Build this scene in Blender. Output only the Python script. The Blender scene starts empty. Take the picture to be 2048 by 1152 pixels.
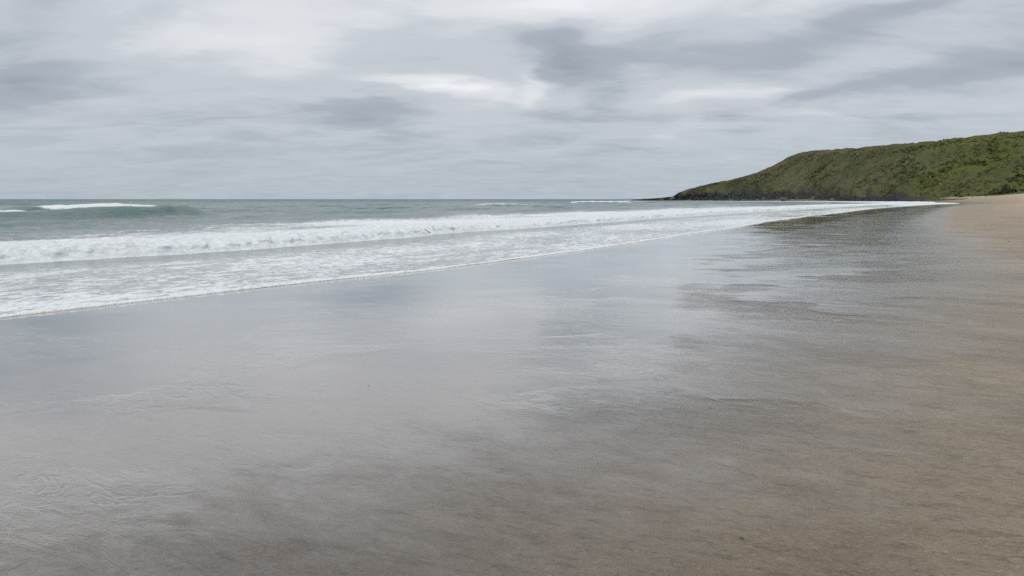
import bpy, bmesh, math, random
import numpy as np
from mathutils import Vector, Matrix

R = math.radians
scene = bpy.context.scene
COL = scene.collection
random.seed(7)
rng = np.random.default_rng(7)

# ------------------------------------------------------------------ camera
EYE = 1.6
LENS = 28.0
PITCH = math.atan(178.0 / (2048 * LENS / 36.0))
cam_d = bpy.data.cameras.new('camera')
cam_d.lens = LENS
cam_d.sensor_width = 36.0
cam_d.clip_start = 0.05
cam_d.clip_end = 30000
cam = bpy.data.objects.new('camera', cam_d)
cam.location = (0, 0, EYE)
cam.rotation_euler = (math.pi / 2 - PITCH, 0, 0)
COL.objects.link(cam)
scene.camera = cam

# ------------------------------------------------------------------ view
vs = scene.view_settings
vs.view_transform = 'Standard'
vs.look = 'None'
vs.exposure = 0.0
vs.gamma = 1.0
vs.use_curve_mapping = False
scene.cycles.use_denoising = False
scene.cycles.max_bounces = 4
scene.cycles.diffuse_bounces = 2
scene.cycles.glossy_bounces = 3

# ------------------------------------------------------------------ node helper
class NT:
    def __init__(self, tree):
        self.t = tree
        self.t.nodes.clear()
    def n(self, kind, **kw):
        nd = self.t.nodes.new(kind)
        for k, v in kw.items():
            if k.startswith('i_'):
                nd.inputs[k[2:].replace('_', ' ')].default_value = v
            else:
                setattr(nd, k, v)
        return nd
    def l(self, a, b):
        self.t.links.new(a, b)
    def put(self, sock, v):
        if hasattr(v, 'is_output') or isinstance(v, bpy.types.NodeSocket):
            self.l(v, sock)
        else:
            sock.default_value = v
    def m(self, op, a, b=None, c=None, clamp=False):
        nd = self.t.nodes.new('ShaderNodeMath')
        nd.operation = op
        nd.use_clamp = clamp
        for i, v in enumerate((a, b, c)):
            if v is not None:
                self.put(nd.inputs[i], v)
        return nd.outputs[0]
    def step(self, x, lo, hi, tlo=0.0, thi=1.0):
        nd = self.t.nodes.new('ShaderNodeMapRange')
        nd.interpolation_type = 'SMOOTHSTEP'
        for i, v in enumerate((x, lo, hi, tlo, thi)):
            self.put(nd.inputs[i], v)
        return nd.outputs[0]
    def mix(self, f, a, b):
        nd = self.t.nodes.new('ShaderNodeMix')
        nd.data_type = 'RGBA'
        self.put(nd.inputs[0], f)
        self.put(nd.inputs[6], a)
        self.put(nd.inputs[7], b)
        return nd.outputs[2]
    def noise(self, vec, scale, detail=3.0, rough=0.5, dist=0.0, out=0):
        nd = self.t.nodes.new('ShaderNodeTexNoise')
        nd.inputs['Scale'].default_value = scale
        nd.inputs['Detail'].default_value = detail
        nd.inputs['Roughness'].default_value = rough
        nd.inputs['Distortion'].default_value = dist
        self.l(vec, nd.inputs['Vector'])
        return nd.outputs[out]
    def ramp(self, f, stops):
        nd = self.t.nodes.new('ShaderNodeValToRGB')
        nd.color_ramp.interpolation = 'EASE'
        e = nd.color_ramp.elements
        while len(e) < len(stops):
            e.new(0.5)
        for el, (p, c) in zip(e, stops):
            el.position = p
            el.color = (*c, 1)
        self.l(f, nd.inputs[0])
        return nd.outputs[0]
    def attr(self, name, out='Fac'):
        nd = self.t.nodes.new('ShaderNodeAttribute')
        nd.attribute_name = name
        return nd.outputs[out]
    def mapping(self, vec, scale=(1, 1, 1), rotz=0.0, loc=(0, 0, 0)):
        nd = self.t.nodes.new('ShaderNodeMapping')
        nd.inputs['Scale'].default_value = scale
        nd.inputs['Rotation'].default_value = (0, 0, rotz)
        nd.inputs['Location'].default_value = loc
        self.l(vec, nd.inputs['Vector'])
        return nd.outputs[0]

# ------------------------------------------------------------------ sky
SUN_EL, SUN_AZ = 55.0, -150.0      # azimuth from +Y, negative to the left
world = bpy.data.worlds.new('World')
scene.world = world
world.use_nodes = True
world.cycles.sampling_method = 'NONE'      # an even overcast sky needs no importance map
w = NT(world.node_tree)
tc = w.n('ShaderNodeTexCoord')
sep = w.n('ShaderNodeSeparateXYZ')
w.l(tc.outputs['Generated'], sep.inputs[0])
dx, dy, dz = sep.outputs
F = 2048 * LENS / 36.0
# cloud deck seen from below: a flat layer, so it foreshortens towards the horizon
inv = w.m('DIVIDE', 1.0, w.m('ADD', w.m('MAXIMUM', dz, 0.0), 0.14))
comb = w.n('ShaderNodeCombineXYZ')
w.l(w.m('MULTIPLY', dx, inv), comb.inputs[0])
w.l(w.m('MULTIPLY', dy, inv), comb.inputs[1])
deck = comb.outputs[0]
n_big = w.noise(w.mapping(deck, (0.55, 0.8, 1), R(20), (3.1, 1.7, 0)), 1.0, 5, 0.52, 0.5)
n_mid = w.noise(w.mapping(deck, (1.25, 2.0, 1), R(-12), (7.7, 0.3, 0)), 1.0, 6, 0.55, 0.9)
n_fin = w.noise(w.mapping(deck, (2.8, 4.8, 1), R(8), (1.2, 9.0, 0)), 1.0, 6, 0.62, 1.2)
# the individual cloud banks of this sky, by direction (tan of azimuth, tan of elevation), with ragged edges
ysafe = w.m('MAXIMUM', dy, 0.2)
wn = w.noise(w.mapping(deck, (1.3, 1.8, 1), 0.3, (4, 4, 0)), 1.0, 4, 0.5, 0.4, out=1)
wsep = w.n('ShaderNodeSeparateXYZ')
w.l(wn, wsep.inputs[0])
uu = w.m('ADD', w.m('DIVIDE', dx, ysafe), w.m('MULTIPLY', w.m('SUBTRACT', wsep.outputs[0], 0.5), 0.22))
vv = w.m('ADD', w.m('DIVIDE', dz, ysafe), w.m('MULTIPLY', w.m('SUBTRACT', wsep.outputs[1], 0.5), 0.065))
front = w.step(dy, 0.25, 0.55)
banks = [  # px, py, half-width, half-height, tilt(deg), strength
    (560, 95, 170, 50, 0, .28), (845, 180, 130, 20, -6, .42), (1090, 22, 190, 45, 0, .30),
    (760, 60, 260, 60, 0, .05), (1045, 175, 30, 40, 0, .20), (1400, 195, 170, 22, 8, .26), (1545, 185, 60, 12, 5, .16),
    (1600, 235, 90, 14, -15, .14), (1370, 262, 45, 35, 0, .16), (1640, 30, 160, 45, 15, .10),
    (250, 40, 200, 40, -20, .08), (170, 170, 60, 12, 0, .08),
    (60, 165, 110, 45, 0, -.20), (100, 8, 80, 20, 0, -.16), (230, 125, 200, 40, -12, -.07),
    (720, 232, 90, 12, 0, -.28), (830, 262, 70, 10, 0, -.16), (730, 300, 90, 8, 0, -.10), (960, 330, 70, 9, 0, -.12),
    (1110, 95, 75, 34, 14, -.26), (1160, 150, 70, 45, 0, -.24), (1340, 100, 160, 40, 14, -.12),
    (1610, 90, 220, 28, 16, -.22), (1780, 10, 120, 30, 16, -.16), (1950, 145, 200, 28, 6, -.26),
    (1610, 185, 110, 22, -3, -.20), (1230, 250, 150, 18, 2, -.16), (1120, 232, 70, 8, 0, -.14), (1180, 305, 90, 14, 0, -.10),
    (1450, 235, 90, 16, 0, -.12), (350, 245, 200, 18, 0, -.05), (420, 290, 160, 12, 0, -.08),
    (-60, 70, 260, 110, 0, -.14), (2080, 70, 260, 110, 0, -.12),
]
uvc = w.n('ShaderNodeCombineXYZ')
w.l(uu, uvc.inputs[0]); w.l(vv, uvc.inputs[1])
acc = None
for (px, py, hw, hh, tilt, amp) in banks:
    if amp < 0:
        hw, hh = hw * 1.2, hh * 1.35
    mp = w.n('ShaderNodeMapping', vector_type='TEXTURE')
    mp.inputs['Location'].default_value = ((px - 1024) / F, (398 - py) / F, 0)
    mp.inputs['Rotation'].default_value = (0, 0, R(tilt))
    mp.inputs['Scale'].default_value = (hw / F, hh / F, 1)
    w.l(uvc.outputs[0], mp.inputs['Vector'])
    dt = w.n('ShaderNodeVectorMath', operation='DOT_PRODUCT')
    w.l(mp.outputs[0], dt.inputs[0]); w.l(mp.outputs[0], dt.inputs[1])
    g = w.m('POWER', 0.368, dt.outputs['Value'])
    acc = w.m('MULTIPLY_ADD', g, amp * .88, acc if acc is not None else 0.0)
acc = w.m('MULTIPLY', acc, front)
val = w.m('ADD', 0.54, w.m('MULTIPLY', w.m('SUBTRACT', n_big, 0.5), 0.40))
val = w.m('ADD', val, w.m('MULTIPLY', w.m('SUBTRACT', n_mid, 0.5), 0.42))
val = w.m('ADD', val, w.m('MULTIPLY', w.m('SUBTRACT', n_fin, 0.5), 0.19))
val = w.m('ADD', val, acc)
# overcast: brighter towards the zenith
elev = w.m('MAXIMUM', dz, 0.0)
val = w.m('ADD', val, w.m('MULTIPLY', w.step(elev, 0.08, 0.38), 0.36))
cloud = w.ramp(val, [(0.10, (.24, .29, .335)), (0.36, (.40, .447, .505)), (0.58, (.57, .608, .66)), (0.78, (.75, .77, .805)), (1.0, (.90, .915, .935))])
far_air = w.mix(w.step(n_fin, 0.3, 0.7), (.41, .485, .545, 1), (.48, .55, .61, 1))
cloud = w.mix(w.m('MULTIPLY', w.step(elev, 0.0, 0.11, 1.0, 0.0), 0.85), cloud, far_air)
sky = w.n('ShaderNodeTexSky', sky_type='NISHITA', sun_disc=False)
sky.sun_elevation = R(SUN_EL)
sky.sun_rotation = R(SUN_AZ)
sky_s = w.n('ShaderNodeVectorMath', operation='SCALE')
sky_s.inputs['Scale'].default_value = 0.09
w.l(sky.outputs[0], sky_s.inputs[0])
total = w.mix(0.95, sky_s.outputs[0], cloud)
bg = w.n('ShaderNodeBackground')
w.l(total, bg.inputs['Color'])
bg.inputs['Strength'].default_value = 1.0
w.l(bg.outputs[0], w.n('ShaderNodeOutputWorld').inputs[0])

# ------------------------------------------------------------------ sun behind the overcast
sd = bpy.data.lights.new('sun', 'SUN')
sd.energy = 1.1
sd.angle = R(28)
sd.color = (1.0, .97, .93)
sun = bpy.data.objects.new('sun', sd)
sdir = Vector((math.sin(R(SUN_AZ)) * math.cos(R(SUN_EL)), math.cos(R(SUN_AZ)) * math.cos(R(SUN_EL)), math.sin(R(SUN_EL))))
sun.rotation_euler = sdir.to_track_quat('Z', 'Y').to_euler()
sun.location = (0, 0, 50)
COL.objects.link(sun)

# ------------------------------------------------------------------ maths
def smooth(x, a, b):
    t = np.clip((x - a) / (b - a), 0, 1)
    return t * t * (3 - 2 * t)

PERM = rng.permutation(4096)
GA = rng.random(4096) * 2 * np.pi
GX, GY = np.cos(GA), np.sin(GA)
def perlin(x, y, seed=0):
    xi = np.floor(x).astype(np.int64); yi = np.floor(y).astype(np.int64)
    xf = x - xi; yf = y - yi
    u = xf * xf * xf * (xf * (xf * 6 - 15) + 10); v = yf * yf * yf * (yf * (yf * 6 - 15) + 10)
    def g(ix, iy, fx, fy):
        h = PERM[(PERM[(ix + seed * 131) & 4095] + iy) & 4095]
        return GX[h] * fx + GY[h] * fy
    a = g(xi, yi, xf, yf); b = g(xi + 1, yi, xf - 1, yf)
    c = g(xi, yi + 1, xf, yf - 1); d = g(xi + 1, yi + 1, xf - 1, yf - 1)
    return 1.5 * ((a * (1 - u) + b * u) * (1 - v) + (c * (1 - u) + d * u) * v)
def fbm(x, y, oct=4, seed=0, gain=.5):
    s = 0; a = 1.0
    for o in range(oct):
        s = s + a * perlin(x * 2 ** o, y * 2 ** o, seed + o)
        a *= gain
    return s

def ray(px, py):
    f = F
    c, s = math.cos(PITCH), math.sin(PITCH)
    u = 576 - py
    return np.array([px - 1024, f * c + u * s, -f * s + u * c])
def on_plane(px, py, z):
    d = ray(px, py)
    k = (z - EYE) / d[2]
    return d[0] * k, d[1] * k
def at_depth(px, py, depth):
    d = ray(px, py)
    k = depth / d[1]
    return np.array([d[0] * k, depth, EYE + d[2] * k])

def catmull(pts, step):
    P = np.array(pts, float)
    P = np.vstack([2 * P[0] - P[1], P, 2 * P[-1] - P[-2]])
    out = []
    for i in range(1, len(P) - 2):
        n = max(2, int(np.linalg.norm(P[i + 1] - P[i]) / step))
        n = min(n, 24)
        d1 = np.linalg.norm(P[i] - P[i - 1]) ** .5; d2 = np.linalg.norm(P[i + 1] - P[i]) ** .5; d3 = np.linalg.norm(P[i + 2] - P[i + 1]) ** .5
        t0, t1, t2, t3 = 0, d1, d1 + d2, d1 + d2 + d3
        for t in np.linspace(t1, t2, n, endpoint=False):
            A1 = (t1 - t) / (t1 - t0) * P[i - 1] + (t - t0) / (t1 - t0) * P[i]
            A2 = (t2 - t) / (t2 - t1) * P[i] + (t - t1) / (t2 - t1) * P[i + 1]
            A3 = (t3 - t) / (t3 - t2) * P[i + 1] + (t - t2) / (t3 - t2) * P[i + 2]
            B1 = (t2 - t) / (t2 - t0) * A1 + (t - t0) / (t2 - t0) * A2
            B2 = (t3 - t) / (t3 - t1) * A2 + (t - t1) / (t3 - t1) * A3
            out.append((t2 - t) / (t2 - t1) * B1 + (t - t1) / (t2 - t1) * B2)
    out.append(P[-2])
    return np.array(out)

def line_dist(x, y, L):
    """signed distance to polyline L (positive on the right-hand side) and arc length of the foot point"""
    sh = x.shape
    x = x.ravel(); y = y.ravel()
    A, B = L[:-1], L[1:]
    D = B - A
    ln = np.hypot(D[:, 0], D[:, 1])
    cum = np.concatenate([[0], np.cumsum(ln)])
    S = np.empty(len(x)); T = np.empty(len(x))
    for i in range(0, len(x), 60000):
        xs = x[i:i + 60000]; ys = y[i:i + 60000]
        best = np.full(len(xs), 1e18); s = np.zeros(len(xs)); t = np.zeros(len(xs))
        for k in range(len(A)):
            rx = xs - A[k, 0]; ry = ys - A[k, 1]
            h = np.clip((rx * D[k, 0] + ry * D[k, 1]) / ln[k] ** 2, 0, 1)
            ex = rx - h * D[k, 0]; ey = ry - h * D[k, 1]
            d2 = ex * ex + ey * ey
            m = d2 < best
            cr = D[k, 1] * rx - D[k, 0] * ry
            best = np.where(m, d2, best)
            s = np.where(m, np.sign(cr) * np.sqrt(d2), s)
            t = np.where(m, cum[k] + h * ln[k], t)
        S[i:i + 60000] = s; T[i:i + 60000] = t
    return S.reshape(sh), T.reshape(sh)

def grid_obj(name, X, Y, Z, mat, attrs=None, wrap=False, parent=None):
    nr, nc = X.shape
    co = np.empty((nr * nc, 3), np.float32)
    co[:, 0] = X.ravel(); co[:, 1] = Y.ravel(); co[:, 2] = Z.ravel()
    idx = np.arange(nr * nc).reshape(nr, nc)
    if wrap:
        idx = np.hstack([idx, idx[:, :1]])
    q = np.stack([idx[:-1, :-1], idx[:-1, 1:], idx[1:, 1:], idx[1:, :-1]], -1).reshape(-1, 4)
    return quad_obj(name, co, q, mat, attrs, parent, True)

def quad_obj(name, co, q, mat, attrs=None, parent=None, smooth_sh=False, k=4):
    me = bpy.data.meshes.new(name)
    me.vertices.add(len(co)); me.vertices.foreach_set('co', np.asarray(co, np.float32).ravel())
    me.loops.add(q.size); me.loops.foreach_set('vertex_index', q.astype(np.int32).ravel())
    me.polygons.add(len(q)); me.polygons.foreach_set('loop_start', np.arange(0, q.size, k, dtype=np.int32))
    me.polygons.foreach_set('use_smooth', np.full(len(q), smooth_sh))
    me.update(calc_edges=True)
    for an, av in (attrs or {}).items():
        at = me.attributes.new(an, 'FLOAT', 'POINT')
        at.data.foreach_set('value', np.asarray(av, np.float32).ravel())
    me.materials.append(mat)
    ob = bpy.data.objects.new(name, me)
    COL.objects.link(ob)
    if parent:
        ob.parent = parent
    return ob

def tag(o, label=None, cat=None, group=None, kind=None):
    for k, v in (('label', label), ('category', cat), ('group', group), ('kind', kind)):
        if v:
            o[k] = v
    return o

# ------------------------------------------------------------------ plan of the bay
near = [on_plane(px, py, 0.02) for px, py in ((0, 631), (340, 592), (660, 558), (980, 524), (1240, 487), (1400, 463), (1556, 439), (1660, 427), (1760, 416), (1850, 409.5))]
d0 = np.array(near[1]) - np.array(near[0]); d0 /= np.linalg.norm(d0)
start = np.array(near[0]) - d0 * 14
shore_pts = [tuple(start - d0 * 160), tuple(start - d0 * 60), tuple(start)] + near + \
            [(167, 300), (181, 335), (186, 380), (187, 440), (186, 520), (180, 610), (163, 700), (140, 780), (128, 822), (135, 850), (180, 880), (300, 960), (600, 1300), (1500, 2600)]
SHORE = catmull(shore_pts, 6)
base_ctl = [  # px of column, depth of foot, y of crest in the photograph, set-back of crest
    (1262, 842, 399.2, 6), (1284, 834, 398.0, 8), (1310, 822, 396.6, 9), (1345, 800, 393, 12), (1358, 785, 385, 16), (1374, 765, 379, 20), (1413, 725, 369, 34), (1469, 670, 358, 55),
    (1516, 625, 344.5, 75), (1556, 590, 326, 92), (1583, 568, 311, 102), (1607, 550, 303, 108), (1640, 520, 300.5, 115), (1713, 452, 296, 125),
    (1792, 402, 288, 130), (1871, 372, 281.5, 130), (1930, 354, 275, 130), (1990, 341, 267.5, 130), (2048, 330, 262, 130),
    (2200, 306, 246, 130), (2500, 275, 220, 130), (3000, 240, 190, 125), (4000, 200, 150, 120), (6500, 130, 60, 110)]
def to_xy(px, depth):
    d = ray(px, 398)
    return (d[0] * depth / d[1], depth)
HBASE = np.array([to_xy(c[0], c[1]) for c in base_ctl])

TD = np.array([0.50, 0.866]); ND = np.array([-0.866, 0.50])     # along the shore, out to sea
P0 = np.array(near[0])

def sand_z(x, y, s, hb):
    z = np.where(s > 0, 0.010 * s, 0.02 * s)
    z = z + 0.035 * np.maximum(s - 16, 0) ** 1.0 * smooth(s, 14, 30)
    z = np.minimum(z, 2.6)
    ramp = smooth(55 - np.abs(hb), 0, 55) * smooth(s, 4, 34) * smooth(y, 120, 300)
    z = z + 3.2 * ramp
    z = z - 3.0 * smooth(y, 600, 700)
    z = np.maximum(z, -4)
    dry = smooth(s, 0.2, 2.0)
    r = np.hypot(x, y)
    z = z + dry * (0.010 * fbm(x / 6, y / 6, 2, 11) + 0.004 * fbm(x / 1.7, y / 1.7, 2, 15) * smooth(60 - r, 0, 40))
    z = z + 0.25 * fbm(x / 30, y / 30, 3, 23) * smooth(s, 25, 60)
    return z

# ------------------------------------------------------------------ materials
def new_mat(name):
    m = bpy.data.materials.new(name)
    m.use_nodes = True
    return m, NT(m.node_tree)

def sand_material():
    m, t = new_mat('wet_sand')
    pos = t.n('ShaderNodeNewGeometry').outputs['Position']
    s = t.attr('shore')
    def along(deg, sx, sy, loc=(0, 0, 0)):        # coordinates turned so that x runs along deg, then stretched
        return t.mapping(t.mapping(pos, (1, 1, 1), -R(deg)), (sx, sy, 1), 0, loc)
    # patchy thin film of water, thinning up the beach; the backwash leaves streaks running down to the sea
    pn = t.noise(along(-35, .6, 1), 0.26, 4, .55, .6)
    pn2 = t.noise(along(-42, .5, 1, (5, 2, 0)), 1.1, 5, .62, .8)
    pn3 = t.noise(along(-30, .6, 1, (2, 7, 0)), 3.6, 9, .80, .6)
    se = t.m('ADD', s, t.m('MULTIPLY', t.m('SUBTRACT', pn, .5), 2.0))
    se = t.m('ADD', se, t.m('MULTIPLY', t.m('SUBTRACT', pn2, .5), 2.6))
    se = t.m('ADD', se, t.m('MULTIPLY', t.m('SUBTRACT', pn3, .5), 3.6))
    rise = t.n('ShaderNodeVectorMath', operation='DISTANCE')      # film thinned by hand around this spot so the near sand mirrors less sky
    t.l(pos, rise.inputs[0]); rise.inputs[1].default_value = (-1.4, 1.2, .1)
    se = t.m('ADD', se, t.step(rise.outputs['Value'], 1.0, 5.8, 1.5, 0.0))
    film = t.step(se, 8.2, 13.0, 1.0, 0.0)
    dry = t.step(t.m('ADD', s, t.m('MULTIPLY', t.m('SUBTRACT', pn, .5), 14.0)), 13, 30)
    grain = t.noise(along(-12, .6, 1), 120, 3, .8)
    grain2 = t.noise(along(-16, .5, 1), 38, 5, .85)
    grain3 = t.noise(along(-20, .45, 1), 11, 5, .8)
    blot = t.noise(along(-40, .5, 1), 0.9, 5, .6, .5)
    wet_c = t.mix(t.step(blot, .3, .7), (.098, .074, .052, 1), (.142, .109, .078, 1))
    wet_c = t.mix(t.m('MULTIPLY', t.step(grain3, .50, .66), .6), wet_c, (.050, .039, .030, 1))
    wet_c = t.mix(t.m('MULTIPLY', t.step(grain2, .52, .68), .65), wet_c, (.20, .165, .125, 1))
    wet_c = t.mix(t.m('MULTIPLY', t.step(grain2, .46, .32), .65), wet_c, (.036, .028, .022, 1))
    wet_c = t.mix(t.m('MULTIPLY', t.step(grain, .58, .70), .75), wet_c, (.022, .018, .015, 1))
    wet_c = t.mix(t.m('MULTIPLY', t.step(grain, .40, .28), .70), wet_c, (.36, .31, .25, 1))
    dry_c = t.mix(t.step(blot, .3, .7), (.38, .31, .235, 1), (.48, .395, .305, 1))
    lift = t.n('ShaderNodeVectorMath', operation='MULTIPLY')
    t.l(wet_c, lift.inputs[0]); lift.inputs[1].default_value = (2.55, 2.65, 2.55)
    damp_c = t.mix(t.m('MULTIPLY', t.step(s, 8.8, 13), .9), wet_c, lift.outputs[0])
    colr = t.mix(t.m('MULTIPLY', dry, .85), damp_c, dry_c)
    # relief: rills and ripples in patches, flattened where the last wave has just drained off, sand grain where no film covers it
    fresh = t.step(t.m('ADD', s, t.m('MULTIPLY', t.m('SUBTRACT', pn2, .5), 4.0)), 3.8, 7.5, .06, 1.0)
    patch = t.step(t.noise(along(10, .7, 1, (9, 1, 0)), 0.45, 3, .5, .5), .48, .58)
    rp = t.noise(along(-14, .6, 1), 15, 4, .62, 1.0)
    rp2 = t.noise(along(-25, .6, 1), 3.4, 5, .62, .8)
    rl = t.noise(along(-38, .45, 1, (1, 3, 0)), 2.6, 4, .55, 1.0)
    rill = t.step(t.m('ABSOLUTE', t.m('SUBTRACT', rl, .5)), .0, .035, 1.0, 0.0)
    hgt = t.m('MULTIPLY', rp, t.m('MULTIPLY_ADD', patch, 2.0, .2))
    hgt = t.m('ADD', hgt, t.m('MULTIPLY', rp2, t.m('MULTIPLY_ADD', patch, 4.5, .9)))
    hgt = t.m('SUBTRACT', hgt, t.m('MULTIPLY', rill, t.m('MULTIPLY_ADD', patch, 1.6, .2)))
    hgt = t.m('MULTIPLY', hgt, fresh)
    gr = t.m('ADD', t.m('MULTIPLY', grain2, .5), t.m('MULTIPLY', grain3, .9))
    hgt = t.m('ADD', hgt, t.m('MULTIPLY', gr, t.m('MULTIPLY_ADD', film, -.89, .90)))
    b = t.n('ShaderNodeBump')
    b.inputs['Strength'].default_value = 1.0
    b.inputs['Distance'].default_value = 0.010
    t.l(hgt, b.inputs['Height'])
    b2 = t.n('ShaderNodeBump')
    b2.inputs['Strength'].default_value = 1.0
    b2.inputs['Distance'].default_value = 0.034
    t.l(t.m('MULTIPLY', gr, t.m('MULTIPLY_ADD', film, -.99, 1.0)), b2.inputs['Height'])
    p = t.n('ShaderNodeBsdfPrincipled')
    t.l(colr, p.inputs['Base Color'])
    t.put(p.inputs['Roughness'], t.m('MULTIPLY_ADD', film, -.60, .65))
    t.put(p.inputs['Specular IOR Level'], t.m('MULTIPLY_ADD', film, .43, .12))
    t.l(b2.outputs[0], p.inputs['Normal'])
    coat = t.m('MULTIPLY', t.m('MULTIPLY_ADD', film, .86, .14), t.m('SUBTRACT', 1.0, dry), clamp=True)
    t.l(coat, p.inputs['Coat Weight'])
    t.put(p.inputs['Coat Roughness'], t.m('MULTIPLY_ADD', film, -.27, .30))
    p.inputs['Coat IOR'].default_value = 1.5
    t.l(b.outputs[0], p.inputs['Coat Normal'])
    t.l(p.outputs[0], t.n('ShaderNodeOutputMaterial').inputs[0])
    return m

def water_material():
    m, t = new_mat('sea_water')
    pos = t.n('ShaderNodeNewGeometry').outputs['Position']
    foam = t.attr('foam'); shal = t.attr('shallow'); face = t.attr('tumble')
    al = math.atan2(TD[1], TD[0])
    lv = t.mapping(pos, (1, 1, 1), -al)          # x along the shore, y out to sea
    n1 = t.noise(t.mapping(lv, (.55, 1.3, .5)), 2.0, 6, .62, 1.1)
    n2 = t.noise(t.mapping(lv, (.6, 1.4, .5), 0, (3, 8, 0)), 7.0, 5, .62, 1.4)
    vo = t.n('ShaderNodeTexVoronoi', feature='DISTANCE_TO_EDGE')
    vo.inputs['Scale'].default_value = 4.2
    wv = t.n('ShaderNodeVectorMath', operation='ADD')
    wsc = t.n('ShaderNodeVectorMath', operation='SCALE')
    wsc.inputs['Scale'].default_value = .9
    t.l(t.noise(lv, 1.6, 4, .6, 0, out=1), wsc.inputs[0])
    t.l(t.mapping(lv, (.5, 1.2, .5)), wv.inputs[0]); t.l(wsc.outputs[0], wv.inputs[1])
    t.l(wv.outputs[0], vo.inputs['Vector'])
    lace = t.m('SUBTRACT', 1.0, t.m('MULTIPLY', vo.outputs['Distance'], 2.6), clamp=True)
    pat = t.m('ADD', t.m('MULTIPLY', n1, .55), t.m('ADD', t.m('MULTIPLY', n2, .30), t.m('MULTIPLY', lace, .19)))
    th = t.m('MULTIPLY_ADD', foam, -.62, .86)
    mask = t.step(pat, t.m('SUBTRACT', th, .06), t.m('ADD', th, .10))
    mask = t.m('MULTIPLY', mask, t.step(foam, .02, .12))
    # water
    deep = t.mix(t.step(n1, .35, .65), (.010, .066, .062, 1), (.020, .094, .086, 1))
    wc = t.mix(shal, deep, (.27, .275, .275, 1))
    cd = t.n('ShaderNodeVectorMath', operation='LENGTH')
    t.l(pos, cd.inputs[0])
    farf = t.step(cd.outputs['Value'], 60, 700)
    h1 = t.noise(t.mapping(lv, (.7, 1.5, 1)), 2.1, 5, .62, .6)
    h2 = t.noise(t.mapping(lv, (.7, 1.6, 1)), .28, 5, .6, .5)
    hw = t.m('ADD', t.m('MULTIPLY', h1, t.m('MULTIPLY_ADD', shal, -.085, .10)), t.m('MULTIPLY', h2, t.m('MULTIPLY', farf, .4)))
    bw = t.n('ShaderNodeBump'); bw.inputs['Distance'].default_value = 1.0; bw.inputs['Strength'].default_value = 1.0
    t.l(hw, bw.inputs['Height'])
    p = t.n('ShaderNodeBsdfPrincipled')
    t.l(wc, p.inputs['Base Color'])
    t.put(p.inputs['Roughness'], t.m('MULTIPLY_ADD', farf, .20, .11))
    p.inputs['IOR'].default_value = 1.33
    p.inputs['Specular IOR Level'].default_value = .38
    nv = t.n('ShaderNodeVectorMath', operation='SUBTRACT')
    t.l(t.noise(t.mapping(lv, (.35, 1.2, 1)), .30, 5, .68, 0, out=1), nv.inputs[0]); nv.inputs[1].default_value = (.5, .5, .5)
    ns = t.n('ShaderNodeVectorMath', operation='SCALE')
    t.l(nv.outputs[0], ns.inputs[0])
    t.put(ns.inputs['Scale'], t.m('MULTIPLY', t.step(cd.outputs['Value'], 25, 160), t.m('MULTIPLY_ADD', shal, -1.5, 1.9)))
    na = t.n('ShaderNodeVectorMath', operation='ADD'); nn = t.n('ShaderNodeVectorMath', operation='NORMALIZE')
    t.l(bw.outputs[0], na.inputs[0]); t.l(ns.outputs[0], na.inputs[1]); t.l(na.outputs[0], nn.inputs[0])
    t.l(nn.outputs[0], p.inputs['Normal'])
    # foam
    f1 = t.noise(lv, 7, 5, .68, .3)
    f2 = t.noise(lv, 26, 4, .7)
    fc = t.mix(t.step(f1, .3, .62), (.575, .64, .665, 1), (.755, .785, .80, 1))
    hf = t.m('ADD', t.m('MULTIPLY', f1, t.m('MULTIPLY_ADD', face, .045, .02)), t.m('MULTIPLY', f2, .012))
    hf = t.m('ADD', hf, t.m('MULTIPLY', mask, .02))
    bf = t.n('ShaderNodeBump'); bf.inputs['Distance'].default_value = 1.0
    bf.inputs['Strength'].default_value = .9
    t.l(hf, bf.inputs['Height'])
    pf = t.n('ShaderNodeBsdfPrincipled')
    t.l(fc, pf.inputs['Base Color'])
    pf.inputs['Roughness'].default_value = .75
    pf.inputs['Specular IOR Level'].default_value = .2
    pf.inputs['Subsurface Weight'].default_value = 0.0
    t.l(bf.outputs[0], pf.inputs['Normal'])
    mx = t.n('ShaderNodeMixShader')
    t.l(mask, mx.inputs[0]); t.l(p.outputs[0], mx.inputs[1]); t.l(pf.outputs[0], mx.inputs[2])
    t.l(mx.outputs[0], t.n('ShaderNodeOutputMaterial').inputs[0])
    return m

def foam_material():
    m, t = new_mat('foam')
    pos = t.n('ShaderNodeNewGeometry').outputs['Position']
    f1 = t.noise(pos, 30, 4, .65)
    p = t.n('ShaderNodeBsdfPrincipled')
    t.l(t.mix(t.step(f1, .3, .6), (.62, .63, .63, 1), (.84, .85, .86, 1)), p.inputs['Base Color'])
    p.inputs['Roughness'].default_value = .6
    b = t.n('ShaderNodeBump'); b.inputs['Distance'].default_value = .02
    t.l(f1, b.inputs['Height']); t.l(b.outputs[0], p.inputs['Normal'])
    t.l(p.outputs[0], t.n('ShaderNodeOutputMaterial').inputs[0])
    return m

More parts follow.
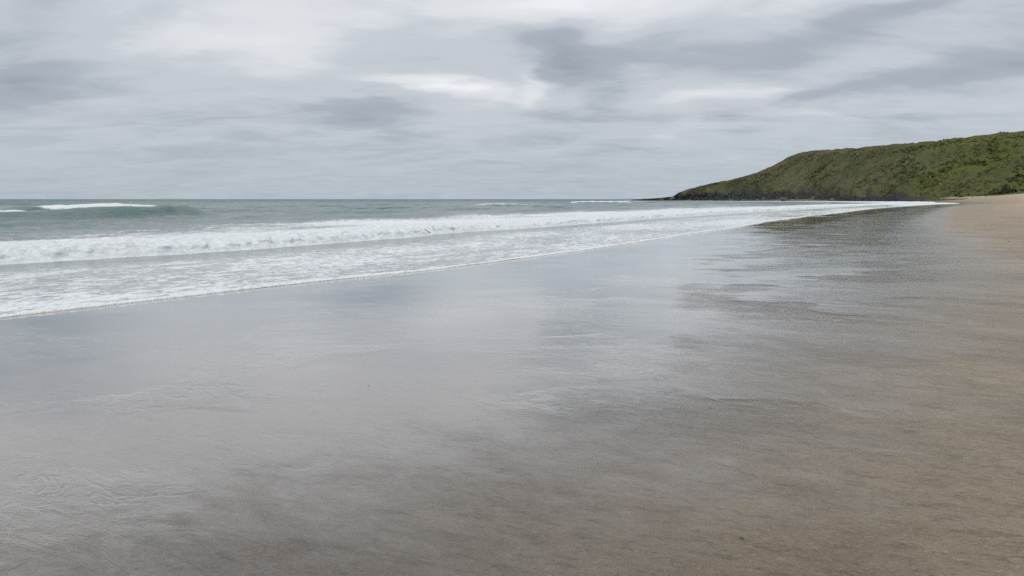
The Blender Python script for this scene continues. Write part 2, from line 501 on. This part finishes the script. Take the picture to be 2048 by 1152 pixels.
def headland_material():
    m, t = new_mat('headland_turf_and_rock')
    pos = t.n('ShaderNodeNewGeometry').outputs['Position']
    rock = t.attr('rock'); lush = t.attr('lush')
    a = t.noise(pos, .035, 5, .6, .4)
    b_ = t.noise(pos, .22, 5, .65, .3)
    c_ = t.noise(pos, 1.1, 4, .65)
    dull = t.mix(t.step(a, .35, .65), (.070, .080, .036, 1), (.135, .126, .068, 1))
    bright = t.mix(t.step(b_, .3, .7), (.055, .078, .016, 1), (.150, .165, .036, 1))
    g = t.mix(lush, dull, bright)
    g = t.mix(t.step(b_, .56, .74), g, t.mix(lush, (.030, .036, .022, 1), (.018, .030, .010, 1)))
    g = t.mix(t.m('MULTIPLY', t.step(c_, .5, .75), .55), g, (.135, .115, .075, 1))
    rk = t.mix(t.step(c_, .3, .7), (.022, .025, .030, 1), (.075, .074, .076, 1))
    rk = t.mix(t.m('MULTIPLY', t.step(b_, .5, .7), .5), rk, (.11, .09, .075, 1))
    g = t.mix(rock, g, rk)
    p = t.n('ShaderNodeBsdfPrincipled')
    t.l(g, p.inputs['Base Color'])
    p.inputs['Roughness'].default_value = .9
    p.inputs['Specular IOR Level'].default_value = .15
    bm_ = t.n('ShaderNodeBump'); bm_.inputs['Distance'].default_value = 1.4
    t.l(t.m('ADD', c_, b_), bm_.inputs['Height']); t.l(bm_.outputs[0], p.inputs['Normal'])
    t.l(p.outputs[0], t.n('ShaderNodeOutputMaterial').inputs[0])
    return m

def scrub_material():
    m, t = new_mat('scrub_leaves')
    tint = t.attr('tint'); lush = t.attr('lush')
    dull = t.ramp(tint, [(0, (.030, .038, .018)), (.4, (.072, .082, .036)), (.75, (.122, .120, .056)), (1, (.18, .160, .088))])
    bri = t.ramp(tint, [(0, (.018, .028, .008)), (.35, (.050, .072, .016)), (.7, (.115, .135, .028)), (1, (.20, .205, .045))])
    p = t.n('ShaderNodeBsdfPrincipled')
    t.l(t.mix(lush, dull, bri), p.inputs['Base Color'])
    p.inputs['Roughness'].default_value = .8
    p.inputs['Specular IOR Level'].default_value = .2
    t.l(p.outputs[0], t.n('ShaderNodeOutputMaterial').inputs[0])
    return m

def rock_material():
    m, t = new_mat('dark_rock')
    oi = t.n('ShaderNodeObjectInfo')
    pos = t.n('ShaderNodeNewGeometry').outputs['Position']
    c_ = t.noise(pos, 1.3, 5, .65)
    g = t.mix(t.step(c_, .3, .7), (.020, .022, .026, 1), (.085, .080, .078, 1))
    g = t.mix(t.m('MULTIPLY', oi.outputs['Random'], .5), g, (.10, .078, .062, 1))
    p = t.n('ShaderNodeBsdfPrincipled')
    t.l(g, p.inputs['Base Color'])
    p.inputs['Roughness'].default_value = .6
    b = t.n('ShaderNodeBump'); b.inputs['Distance'].default_value = .25
    t.l(c_, b.inputs['Height']); t.l(b.outputs[0], p.inputs['Normal'])
    t.l(p.outputs[0], t.n('ShaderNodeOutputMaterial').inputs[0])
    return m

M_SAND, M_WATER, M_FOAM = sand_material(), water_material(), foam_material()
M_HILL, M_SCRUB, M_ROCK = headland_material(), scrub_material(), rock_material()

# ------------------------------------------------------------------ the beach
def ring_angles(nf, nc, lo=-44, hi=44):
    fine = np.linspace(R(lo), R(hi), nf)
    rest = np.linspace(R(hi), R(lo + 360), nc + 2)[1:-1]
    return np.concatenate([fine, rest])
az = ring_angles(760, 90)
rad = np.geomspace(0.35, 2400, 430)
AZ, RA = np.meshgrid(az, rad)
X, Y = np.sin(AZ) * RA, np.cos(AZ) * RA
S, T_ = line_dist(X, Y, SHORE)
HB, _ = line_dist(X, Y, HBASE)
Z = sand_z(X, Y, S, HB)
sand = grid_obj('beach_sand', X[:, ::-1], Y[:, ::-1], Z[:, ::-1], M_SAND, {'shore': S[:, ::-1]}, wrap=True)
tag(sand, 'wet brown sand beach sloping up to the right', kind='structure')

# ------------------------------------------------------------------ the sea
def crest(px, depth):
    return np.array(to_xy(px, depth))
WAVES = [  # end points in plan, height, height profile along it, front width, back width, foam
    (crest(-260, 58), crest(440, 80), 1.12, [(0, .5), (.35, .62), (.62, .8), (.8, 1.0), (.9, .75), (1, .0)], 2.1, 7.0, 0.0),
    (crest(55, 104), crest(330, 132), .92, [(0, .0), (.1, .85), (.3, 1), (.7, .9), (.95, .5), (1, 0)], 2.4, 8.0, 1.0),
    (crest(-420, 70), crest(95, 90), .55, [(0, .9), (.5, 1), (.85, .8), (1, 0)], 2.0, 7.0, 1.0),
    (crest(560, 84), crest(900, 106), .34, [(0, 0), (.3, 1), (.8, .8), (1, 0)], 3.0, 8.0, 0.0),
    (crest(880, 106), crest(1010, 122), .40, [(0, 0), (.4, 1), (1, 0)], 3.0, 8.0, 0.0),
    (crest(930, 185), crest(1080, 205), .62, [(0, 0), (.3, 1), (.7, .8), (1, 0)], 3.0, 9.0, .55),
    (crest(1120, 300), crest(1275, 330), .75, [(0, 0), (.2, 1), (.8, .9), (1, 0)], 4.0, 9.0, .9),
    (crest(1225, 420), crest(1300, 440), .8, [(0, 0), (.3, 1), (1, 0)], 4.0, 9.0, .8),
    (crest(470, 62), crest(760, 78), .30, [(0, 0), (.3, 1), (.7, .8), (1, 0)], 1.8, 5.0, 0.0),
    (crest(780, 74), crest(1000, 90), .30, [(0, 0), (.4, 1), (1, 0)], 1.8, 5.0, 0.3),
    (crest(430, 96), crest(640, 112), .42, [(0, 0), (.4, 1), (1, 0)], 2.0, 6.0, 0.0),
    (crest(700, 128), crest(960, 150), .46, [(0, 0), (.4, 1), (1, 0)], 2.4, 6.0, .35),
    (crest(1000, 130), crest(1240, 165), .42, [(0, 0), (.4, 1), (1, 0)], 2.4, 6.0, 0.0),
    (crest(420, 150), crest(700, 180), .45, [(0, 0), (.4, 1), (1, 0)], 4.0, 9.0, 0.0),
    (crest(-500, 190), crest(260, 240), .7, [(0, .8), (.6, 1), (1, 0)], 5.0, 11.0, 0.0),
    (crest(640, 260), crest(1100, 300), .5, [(0, 0), (.5, 1), (1, 0)], 5.0, 11.0, 0.05),
]
G_GAP = on_plane(796, 472, 0.0)
_, TG = line_dist(np.array([G_GAP[0]]), np.array([G_GAP[1]]), SHORE)
TG = TG[0]

def bore_foot(t):
    q = 8.9 - 1.6 * smooth(t, 230, 330)
    q = q + .35 * perlin(t / 11, t * 0 + 3.3, 41) + .10 * perlin(t / 2.1, t * 0 + 1.3, 43) + .05 * perlin(t / .55, t * 0 + 5.1, 44)
    dtg = t - TG
    q = q + .55 * smooth(dtg, -.05, .5) * smooth(dtg, 9, 3)
    return q

def sea(x, y, s, t):
    """height, foam density, shallowness and tumble of the water at plan points; s is negative at sea"""
    r = np.hypot(x, y)
    q = -s
    a = (x - P0[0]) * TD[0] + (y - P0[1]) * TD[1]
    b = (x - P0[0]) * ND[0] + (y - P0[1]) * ND[1]
    off = smooth(q, 9, 42)
    z = np.zeros_like(x)
    foam = np.zeros_like(x)
    for (pa, pb, amp, prof, wf, wb, fo) in WAVES:
        d = pb - pa; L = np.hypot(*d); d = d / L
        n = np.array([-d[1], d[0]])
        u = ((x - pa[0]) * d[0] + (y - pa[1]) * d[1]) / L
        v = (x - pa[0]) * n[0] + (y - pa[1]) * n[1]
        v = v + 1.2 * perlin(u * L / 12, u * 0 + amp * 9, 51)
        pr = np.interp(u, [p[0] for p in prof], [p[1] for p in prof], left=prof[0][1], right=prof[-1][1])
        pr = np.where((u < -.4), pr * smooth(u, -.8, -.4), pr)
        h = np.where(v < 0, np.exp(-(np.abs(v) / wf) ** 1.7), np.exp(-(v / wb) ** 1.6))
        z = z + amp * pr * h
        if fo:
            ends = smooth(u, .02, .10) * smooth(-u, -.97, -.85)
            if prof[0][1] > 0:
                ends = smooth(-u, -.97, -.8)
            rag = .35 * fbm(u * L / 5, v / 2.5, 3, 57)
            foam = np.maximum(foam, fo * ends * smooth(v + rag * 2, -wf * 1.3, -wf * .55) * smooth(-v - rag * 2, -1.5, .3) * 1.15)
    # open-sea swell and chop, kept coarser with distance so the sheet can carry it
    sw = fbm(a / 34, b / 11, 2, 61)
    z = z + .26 * sw * off * smooth(q, 60, 140) * (1 + .8 * smooth(r, 150, 700))
    z = z + .20 * fbm(a / 9, b / 3.6, 2, 67) * off * smooth(-r, -420, -120)
    z = z + .07 * fbm(a / 3, b / 1.3, 3, 71) * smooth(q, 11, 24) * smooth(-r, -130, -45)
    # distant white horses
    wh = fbm(a / 22, b / 6, 3, 77)
    foam = np.maximum(foam, .8 * smooth(wh, .80, 1.05) * smooth(q, 80, 150) * smooth(-r, -1500, -600))
    # ---- the shore break
    q0 = bore_foot(t)
    d = q - q0
    dtg = t - TG
    H = .44 - .06 * smooth(t, TG - 25, TG) + .05 * smooth(t, TG + 20, TG + 60)
    H = H * (1 + .14 * perlin(t / 4.2, t * 0 + 2.2, 81) + .18 * perlin(t / 14, t * 0 + 7.7, 82))
    H = H * smooth(-t, -760, -560)
    gap = smooth(dtg, -.3, .2) * smooth(-dtg, -1.9, -.5)          # the short stretch that has not broken yet
    gap2 = smooth(dtg, .2, 1.2) * smooth(-dtg, -8, -4) * .28
    rise = 1.5 - .4 * gap
    fr = np.clip(d / rise, 0, 1)
    face = np.where(d > 0, np.sin(fr * np.pi / 2) ** .72, 0)
    back = np.where(d > rise, np.exp(-((d - rise) / 6.5) ** 1.25), 1.0)
    bore = H * face * back
    onf = smooth(d, .0, .12) * smooth(-d, -2.6, -1.4)
    lumps = .75 * fbm(t / .55, d / .42, 3, 85) + .55 * fbm(t / 1.7, d / 1.1, 2, 87)
    bore = bore + onf * (1 - gap) * H * .17 * lumps
    z = z + np.where(d > 0, bore, 0)
    # swash sheet in front, thinning to the edge
    z = z + .045 * smooth(q, 0, 5) * (q < q0 + 3) + .011 * fbm(a / 1.3, b / .7, 3, 91) * smooth(q, .3, 2.5) * smooth(-q, -14, -9) * smooth(-r, -120, -50)
    # foam density near the shore
    fd = fbm(t / 9, q / 3.2, 3, 95)
    fd2 = fbm(t / 30, q / 12, 2, 97)
    edge_f = .60 * smooth(-q, -.45, -.03)
    lace = .355 + .12 * fd + .10 * fd2
    lace = lace * smooth(q0 - q, .5, 3.4) + .17 * smooth(q0 - q, -.1, .3)
    lace = lace + .03 * smooth(-q, -4.5, -1.0)
    infront = np.maximum(lace, edge_f)
    wedge = np.exp(-((dtg - (.9 - .85 * d)) / .45) ** 2) * smooth(d, -.02, .1) * smooth(-d, -1.1, -.7)
    front_foam = (.97 + .20 * fbm(t / 1.3, d / .5, 3, 89) + .25 * smooth(-d, -.7, -.1)) * (1 - .5 * wedge) - gap2 * smooth(-d, -.55, -.1) * (.35 + .5 * smooth(fd, -.2, .3))
    tail = .86 - .012 * (q - q0) + .14 * fd + .16 * fd2
    tail = tail - .26 * smooth(t, TG - 26, TG - 10) * smooth(-t, -TG - 14, -TG - 3)
    tail = tail * smooth(-(q - q0), -30 - 5 * fd, -15)
    fo = np.where(d < 0, infront, np.where(d < 2.6, np.maximum(front_foam, 0), np.maximum(tail, 0)))
    bl = smooth(d, 2.0, 3.6)
    fo = np.where(d > 1.9, np.maximum(front_foam, 0) * (1 - bl) + np.maximum(tail, 0) * bl, fo)
    # broad foam of the inner bay and along the foot of the headland
    bay = (.66 + .16 * fd2 + .12 * fd) * smooth(t, 300, 420) * smooth(-q, -46, -14)
    fo = np.maximum(fo, bay)
    fo = np.maximum(fo, (.95 + .2 * fd) * smooth(t, 330, 420) * smooth(-q, -9, -3))
    bay2 = (.30 + .3 * fd2 + .15 * fd) * smooth(t, 260, 330) * smooth(-q, -95, -35)
    fo = np.maximum(fo, bay2)
    far_t = smooth(t, 900, 980)
    foam = np.maximum(foam, np.clip(fo * (1 - far_t), 0, 1.3))
    shallow = np.where(d < 0, 1 - .35 * smooth(q, 4, 8.5), .30 * smooth(-d, -30, -2)) + .22 * smooth(-q, -60, -25) * (d > 0)
    shallow = np.clip(shallow * (1 - .5 * gap * (d > -.1)), 0, 1)
    shallow = shallow * (1 - .4 * wedge)
    tumble = onf * (1 - gap)
    return z, np.clip(foam, 0, 1.3), shallow, tumble

W_STRIP = 17.0
az = ring_angles(1150, 120, -42, 38)
rad = np.geomspace(9.0, 14000, 560)
AZ, RA = np.meshgrid(az, rad)
X, Y = np.sin(AZ) * RA, np.cos(AZ) * RA
S, T_ = line_dist(X, Y, SHORE)
Z, FO, SH, TU = sea(X, Y, S, T_)
Z = np.where(S > -W_STRIP + 2.5, np.minimum(Z, 0) - .25 - .9 * smooth(S, -W_STRIP + 2.5, -3), Z)
Z = np.where(S > -2, -1.3, Z)
sea_ob = grid_obj('sea', X[:, ::-1], Y[:, ::-1], Z[:, ::-1], M_WATER,
                  {'foam': FO[:, ::-1], 'shallow': SH[:, ::-1], 'tumble': TU[:, ::-1]}, wrap=True)
tag(sea_ob, 'grey green sea with low swell and white horses out to the horizon', kind='structure')

# strip along the shore: swash sheet and breaking wave, laid out along the waterline
seg = np.hypot(*np.diff(SHORE, axis=0).T)
cum = np.concatenate([[0], np.cumsum(seg)])
def shore_at(t):
    x = np.interp(t, cum, SHORE[:, 0]); y = np.interp(t, cum, SHORE[:, 1])
    e = 4.0
    tx = np.interp(t + e, cum, SHORE[:, 0]) - np.interp(t - e, cum, SHORE[:, 0])
    ty = np.interp(t + e, cum, SHORE[:, 1]) - np.interp(t - e, cum, SHORE[:, 1])
    l = np.hypot(tx, ty)
    return x, y, -ty / l, tx / l            # normal points out to sea
_, tn = line_dist(np.array([near[0][0]]), np.array([near[0][1]]), SHORE)
ts = [tn[0] - 9]
while ts[-1] < tn[0] + 900:
    x_, y_, _, _ = shore_at(np.array([ts[-1]]))
    ts.append(ts[-1] + max(.03, .0030 * float(np.hypot(x_, y_)[0])))
tt = np.concatenate([np.linspace(tn[0] - 110, tn[0] - 9, 60)[:-1], np.array(ts)])
def edge_wiggle(t):
    return .40 * perlin(t / 16, t * 0 + .7, 33) + .16 * perlin(t / 4.3, t * 0 + .2, 34) + .05 * perlin(t / 1.1, t * 0 + .9, 35)
sx, sy, nx, ny = shore_at(tt)
wig = edge_wiggle(tt)
q0 = bore_foot(tt)
frac_in = np.concatenate([np.linspace(0, .06, 8)[:-1], np.linspace(.06, 1, 46)])     # edge -> foot of the wave
d_out = np.concatenate([np.linspace(0, 1.5, 34), np.linspace(1.5, 3.2, 14)[1:], np.linspace(3.2, W_STRIP - 9, 22)[1:]])
def strip(Q):
    Xs = sx + nx * Q; Ys = sy + ny * Q
    Sg = -Q; Tg = np.broadcast_to(tt, Q.shape)
    z, f, sh, tu = sea(Xs, Ys, Sg, Tg)
    return Xs, Ys, z, f, sh, tu
Qin = (-wig)[None, :] + frac_in[:, None] * (q0 + wig)[None, :]
Xs, Ys, Zs, Fs, Ss, Tus = strip(Qin)
Zs = Zs + .012
swash = grid_obj('swash', Xs, Ys, Zs, M_WATER, {'foam': Fs, 'shallow': Ss, 'tumble': Tus})
tag(swash, 'thin foam-laced swash water sliding up the sand', kind='structure')
Qb = q0[None, :] + d_out[:, None]
Xs, Ys, Zs, Fs, Ss, Tus = strip(Qb)
Zs = Zs + .012 - .30 * smooth(d_out, W_STRIP - 11.5, W_STRIP - 9)[:, None]
# foam tumbles forward over the foot of the face
lean = smooth(d_out, .05, .5)[:, None] * smooth(-d_out, -1.6, -.7)[:, None] * Tus * (.16 + .22 * fbm(np.broadcast_to(tt, Qb.shape) / .6, Qb * 1.2, 2, 88))
Xs = Xs - nx * lean; Ys = Ys - ny * lean
wave = grid_obj('breaking_wave', Xs, Ys, Zs, M_WATER, {'foam': Fs, 'shallow': Ss, 'tumble': Tus})
tag(wave, 'low white breaking wave rolling in along the whole beach', kind='structure')

# the raised foam line at the very edge of the swash
ne = len(tt)
ang = np.linspace(-.15, np.pi + .15, 8)
rw = (.055 + .03 * np.abs(fbm(tt / .35, tt * 0 + .4, 3, 101)) + .02 * perlin(tt / 3, tt * 0, 103)) * (1 + .006 * np.hypot(sx, sy))
rh = (.022 + .018 * np.abs(fbm(tt / .16, tt * 0 + .8, 2, 105))) * (1 + .006 * np.hypot(sx, sy))
cq = -wig + .03
Qe = cq[None, :] + np.cos(ang)[:, None] * -rw[None, :]
Xe = sx + nx * Qe; Ye = sy + ny * Qe
Ze = .012 + np.sin(ang)[:, None] * rh[None, :] * (1 + .5 * fbm(np.broadcast_to(tt, Qe.shape) / .12, Qe / .05, 2, 107)) - .006
keep = tt < tn[0] + 420
edge = grid_obj('swash_edge_foam', Xe[:, keep], Ye[:, keep], Ze[:, keep], M_FOAM)
tag(edge, 'white line of bubbles along the edge of the swash', kind='stuff')

# ------------------------------------------------------------------ the headland
ctl = np.array(base_ctl, float)
cu = np.concatenate([[0], np.cumsum(np.hypot(*np.diff(HBASE, axis=0).T))])
nu = 900
us = np.concatenate([np.linspace(0, cu[18], 760), np.linspace(cu[18], cu[-1], 100)[1:]])
HPX = np.interp(us, cu, ctl[:, 0]); HD = np.interp(us, cu, ctl[:, 1]); HY = np.interp(us, cu, ctl[:, 2]); HS = np.interp(us, cu, ctl[:, 3])
vs_ = np.concatenate([np.linspace(-.06, .22, 46)[:-1], np.linspace(.22, 1.0, 100)[:-1], np.linspace(1.0, 2.2, 26)])
bx = np.array([to_xy(p, d) for p, d in zip(HPX, HD)])
cr = np.array([at_depth(p, y, d + s) for p, y, d, s in zip(HPX, HY, HD, HS)])
S1, _ = line_dist(bx[:, 0], bx[:, 1], SHORE)
zb = np.maximum(sand_z(bx[:, 0], bx[:, 1], S1, np.zeros(len(bx))) - .15, -.3)
V = vs_[:, None]
X = bx[:, 0] + (cr[:, 0] - bx[:, 0]) * V
Y = bx[:, 1] + (cr[:, 1] - bx[:, 1]) * V
hh = np.maximum(cr[:, 2] - zb, .3)
rockiness = 1 - smooth(HPX, 1720, 1960)                       # rocky foot towards the point, none on the beach side
cl = (.5 + .5 * rockiness) * np.minimum(7.5, .62 * hh) / hh     # share of the height taken by the rocky foot
cl = cl * np.clip(1 - .55 * smooth(HPX, 1480, 1700), 0, 1)
wv_ = .16
steep = np.clip(V / wv_, 0, 1) ** .8
prof = np.where(V < wv_, cl * steep, cl + (1 - cl) * np.clip((V - wv_) / (1 - wv_), 0, 1) ** .93)
prof = np.where(V > 1, 1 - .22 * (V - 1) ** 1.3, prof)
prof = np.where(V < 0, V * .5, prof)
Zh = zb + hh * prof
mid = smooth(V, .02, .25) * smooth(-V, -1.05, -.72)
size = np.minimum(1, hh / 22)
Zh = Zh + mid * size * (2.6 * fbm(X / 38, Y / 38, 4, 121) + .9 * fbm(X / 7, Y / 7, 3, 127))
Zh = Zh + smooth(V, .5, .9) * .25 * size * fbm(X / 9, Y / 9, 3, 129) * 2
US = np.broadcast_to(us, X.shape)
rk_n = fbm(US / 16, V * 6, 3, 131)
rockm = np.clip(smooth(-(V + .07 * rk_n + .03 * smooth(HPX, 1560, 1700)), -.24, -.13), 0, 1) * np.clip(rockiness * 1.3, 0, 1)
rockm = np.maximum(rockm, smooth(-HPX, -1372, -1350)[None, :] * np.ones_like(V))
out = fbm(US / 5.5, V * 9, 4, 133, .6)
Zh = Zh + rockm * smooth(V, 0, .03) * (1.7 * np.abs(out) - .5) * np.minimum(1, hh / 6) * smooth(-V, -.5, -.2)
push = rockm * 3.2 * fbm(US / 9, V * 12, 3, 137)
rad_ = np.hypot(bx[:, 0], bx[:, 1])
X = X + push * bx[:, 0] / rad_ * np.minimum(1, hh / 6); Y = Y + push * bx[:, 1] / rad_ * np.minimum(1, hh / 6)
lush = np.clip(smooth(HPX, 1660, 2020)[None, :] * (.75 + .55 * fbm(X / 40, Y / 40, 3, 141)) + .15 * fbm(X / 60, Y / 60, 2, 143), 0, 1)
hill = grid_obj('headland', X, Y, Zh, M_HILL, {'rock': rockm, 'lush': lush})
tag(hill, 'green scrub-covered headland with a dark rocky foot running out to sea', kind='structure')

# scrub over the slope: small leaf sprays gathered into bushes
NB = 15000
n_u = X.shape[1]; n_v = X.shape[0]
vis = us <= cu[-4]
w_u = (np.gradient(us) * vis); w_u /= w_u.sum()
iu = rng.choice(n_u, NB, p=w_u)
fv = rng.uniform(.10, 1.12, NB)
iv = np.clip(np.searchsorted(vs_, fv), 1, n_v - 2)
keep = (rng.random(NB) > rockm[iv, iu] * 1.3) & (HPX[iu] > 1372)
clump = fbm(X[iv, iu] / 16, Y[iv, iu] / 16, 3, 151)
keep &= (clump + rng.normal(0, .35, NB)) > -.25
iu, iv, clump = iu[keep], iv[keep], clump[keep]
n = len(iu)
du = rng.uniform(-.5, .5, n)
cx = X[iv, iu] + du * 1.0; cy = Y[iv, iu] + rng.uniform(-.5, .5, n); cz = Zh[iv, iu]
lu = lush[iv, iu]
brad = rng.uniform(.40, 1.0, n) * (1 + .8 * np.clip(clump, 0, 1)) * (.72 + .85 * lu)
top = smooth(vs_[iv], .85, 1.0)
brad = brad * (1 - .5 * top)
K = 13
ctr = np.stack([cx, cy, cz], -1)[:, None, :]
dirs = rng.normal(size=(n, K, 3)); dirs[..., 2] = np.abs(dirs[..., 2]) * .8
dirs /= np.linalg.norm(dirs, axis=-1, keepdims=True)
pos = ctr + dirs * (brad[:, None] * rng.uniform(.35, 1.0, (n, K)))[..., None] * np.array([1.15, 1.15, .8])
sz = brad[:, None] * rng.uniform(.28, .5, (n, K))
nrm = dirs + .6 * rng.normal(size=(n, K, 3)); nrm /= np.linalg.norm(nrm, axis=-1, keepdims=True)
ref = rng.normal(size=(n, K, 3))
e1 = np.cross(nrm, ref); e1 /= np.linalg.norm(e1, axis=-1, keepdims=True)
e2 = np.cross(nrm, e1)
quad = np.stack([pos + (e1 * a_ + e2 * b_ * .6) * sz[..., None] for a_, b_ in ((-1, 0), (0, -1), (1, 0), (0, 1))], 2)
co = quad.reshape(-1, 3)
qd = np.arange(len(co)).reshape(-1, 4)
tb = np.clip(.46 + .15 * rng.normal(size=n) + .40 * fbm(cx / 15, cy / 22, 3, 153) + .38 * fbm(cx / 48, cy / 48, 2, 159), 0, 1)
tint = np.repeat(np.clip(tb[:, None] + .08 * rng.normal(size=(n, K)), 0, 1).reshape(-1), 4)
lat = np.repeat(np.repeat(lu, K), 4)
scrub = quad_obj('scrub', co, qd, M_SCRUB, {'tint': tint, 'lush': lat})
tag(scrub, 'low green and brown scrub covering the slope of the headland', kind='stuff')

# ------------------------------------------------------------------ boulders at the foot of the headland
def rock_mesh(name, seed):
    bm = bmesh.new()
    bmesh.ops.create_icosphere(bm, subdivisions=2, radius=1.0)
    r = random.Random(seed)
    planes = [(Vector((r.gauss(0, 1), r.gauss(0, 1), r.gauss(0, 1))).normalized(), r.uniform(.55, .85)) for _ in range(9)]
    for v in bm.verts:
        for nrm_, d_ in planes:
            k = v.co.dot(nrm_) - d_
            if k > 0:
                v.co -= nrm_ * k * .9
        v.co *= 1 + r.uniform(-.05, .05)
    me = bpy.data.meshes.new(name)
    bm.to_mesh(me); bm.free()
    me.materials.append(M_ROCK)
    return me
variants = [rock_mesh('boulder', 100 + i) for i in range(6)]
def boulder(px, depth, z, size, flat, label, group=None, name='boulder'):
    o = bpy.data.objects.new(name, random.choice(variants))
    x, y = to_xy(px, depth)
    o.location = (x, y, z)
    o.rotation_euler = (random.uniform(-.3, .3), random.uniform(-.3, .3), random.uniform(0, 6.28))
    o.scale = (size * random.uniform(.8, 1.5), size * random.uniform(.8, 1.4), size * flat)
    COL.objects.link(o)
    return tag(o, label, 'rock', group)
boulder(1283, 838, .0, 2.2, .35, 'outermost low dark rock barely above the water off the point', name='reef_rock')
boulder(1303, 832, .1, 3.0, .42, 'long low dark rock second from the seaward end of the point', name='reef_rock')
boulder(1326, 815, .5, 3.4, .5, 'dark rock below the step where the point begins to rise', name='reef_rock')
boulder(1347, 800, 1.4, 3.6, .75, 'dark rock stack at the seaward foot of the steep step of the point', name='reef_rock')
LB = 'dark boulder among many along the rocky foot of the headland'
for i in range(90):
    px = random.uniform(1352, 1800)
    dep = np.interp(px, ctl[:, 0], ctl[:, 1])
    back_ = random.uniform(-3, 12)
    if px > 1700:
        back_ = random.uniform(-1, 10)
    S2, _ = line_dist(np.array([to_xy(px, dep + back_)[0]]), np.array([dep + back_]), SHORE)
    g0 = max(0.0, float(np.interp(px, HPX, zb)))
    hfoot = float(np.interp(px, HPX, hh * cl))
    z0 = g0 + max(0, back_ / max(3, .16 * float(np.interp(px, ctl[:, 0], ctl[:, 3])))) * hfoot * .55 * random.uniform(.5, 1)
    sz_ = random.choice([.8, 1.0, 1.3, 1.7, 2.2, 2.8]) * (1 if px < 1700 else .7)
    boulder(px, dep + back_, min(z0, 7) - .1 * sz_, sz_, random.uniform(.5, .8), LB, 'boulders along the foot of the headland')

# ------------------------------------------------------------------ small things on the sand
def pebble(name, px, py, size, mat, label):
    x, y = on_plane(px, py, .08)
    s_, _ = line_dist(np.array([x]), np.array([y]), SHORE)
    h_, _ = line_dist(np.array([x]), np.array([y]), HBASE)
    z = float(sand_z(np.array([x]), np.array([y]), s_, h_)[0])
    x, y = on_plane(px, py, z)
    o = bpy.data.objects.new(name, random.choice(variants))
    o.location = (x, y, z + size * .15)
    o.rotation_euler = (0, 0, random.uniform(0, 6))
    o.scale = (size * 1.6, size, size * .6)
    COL.objects.link(o)
    return tag(o, label, 'pebble')
pebble('pebble', 1484, 1077, .010, M_ROCK, 'small black pebble on the brown sand near the bottom edge')
pebble('pebble', 738, 772, .0055, M_ROCK, 'tiny dark pebble on the wet sand left of centre')
pebble('pebble', 2018, 483, .026, M_ROCK, 'dark pebble on the drier sand by the right edge')
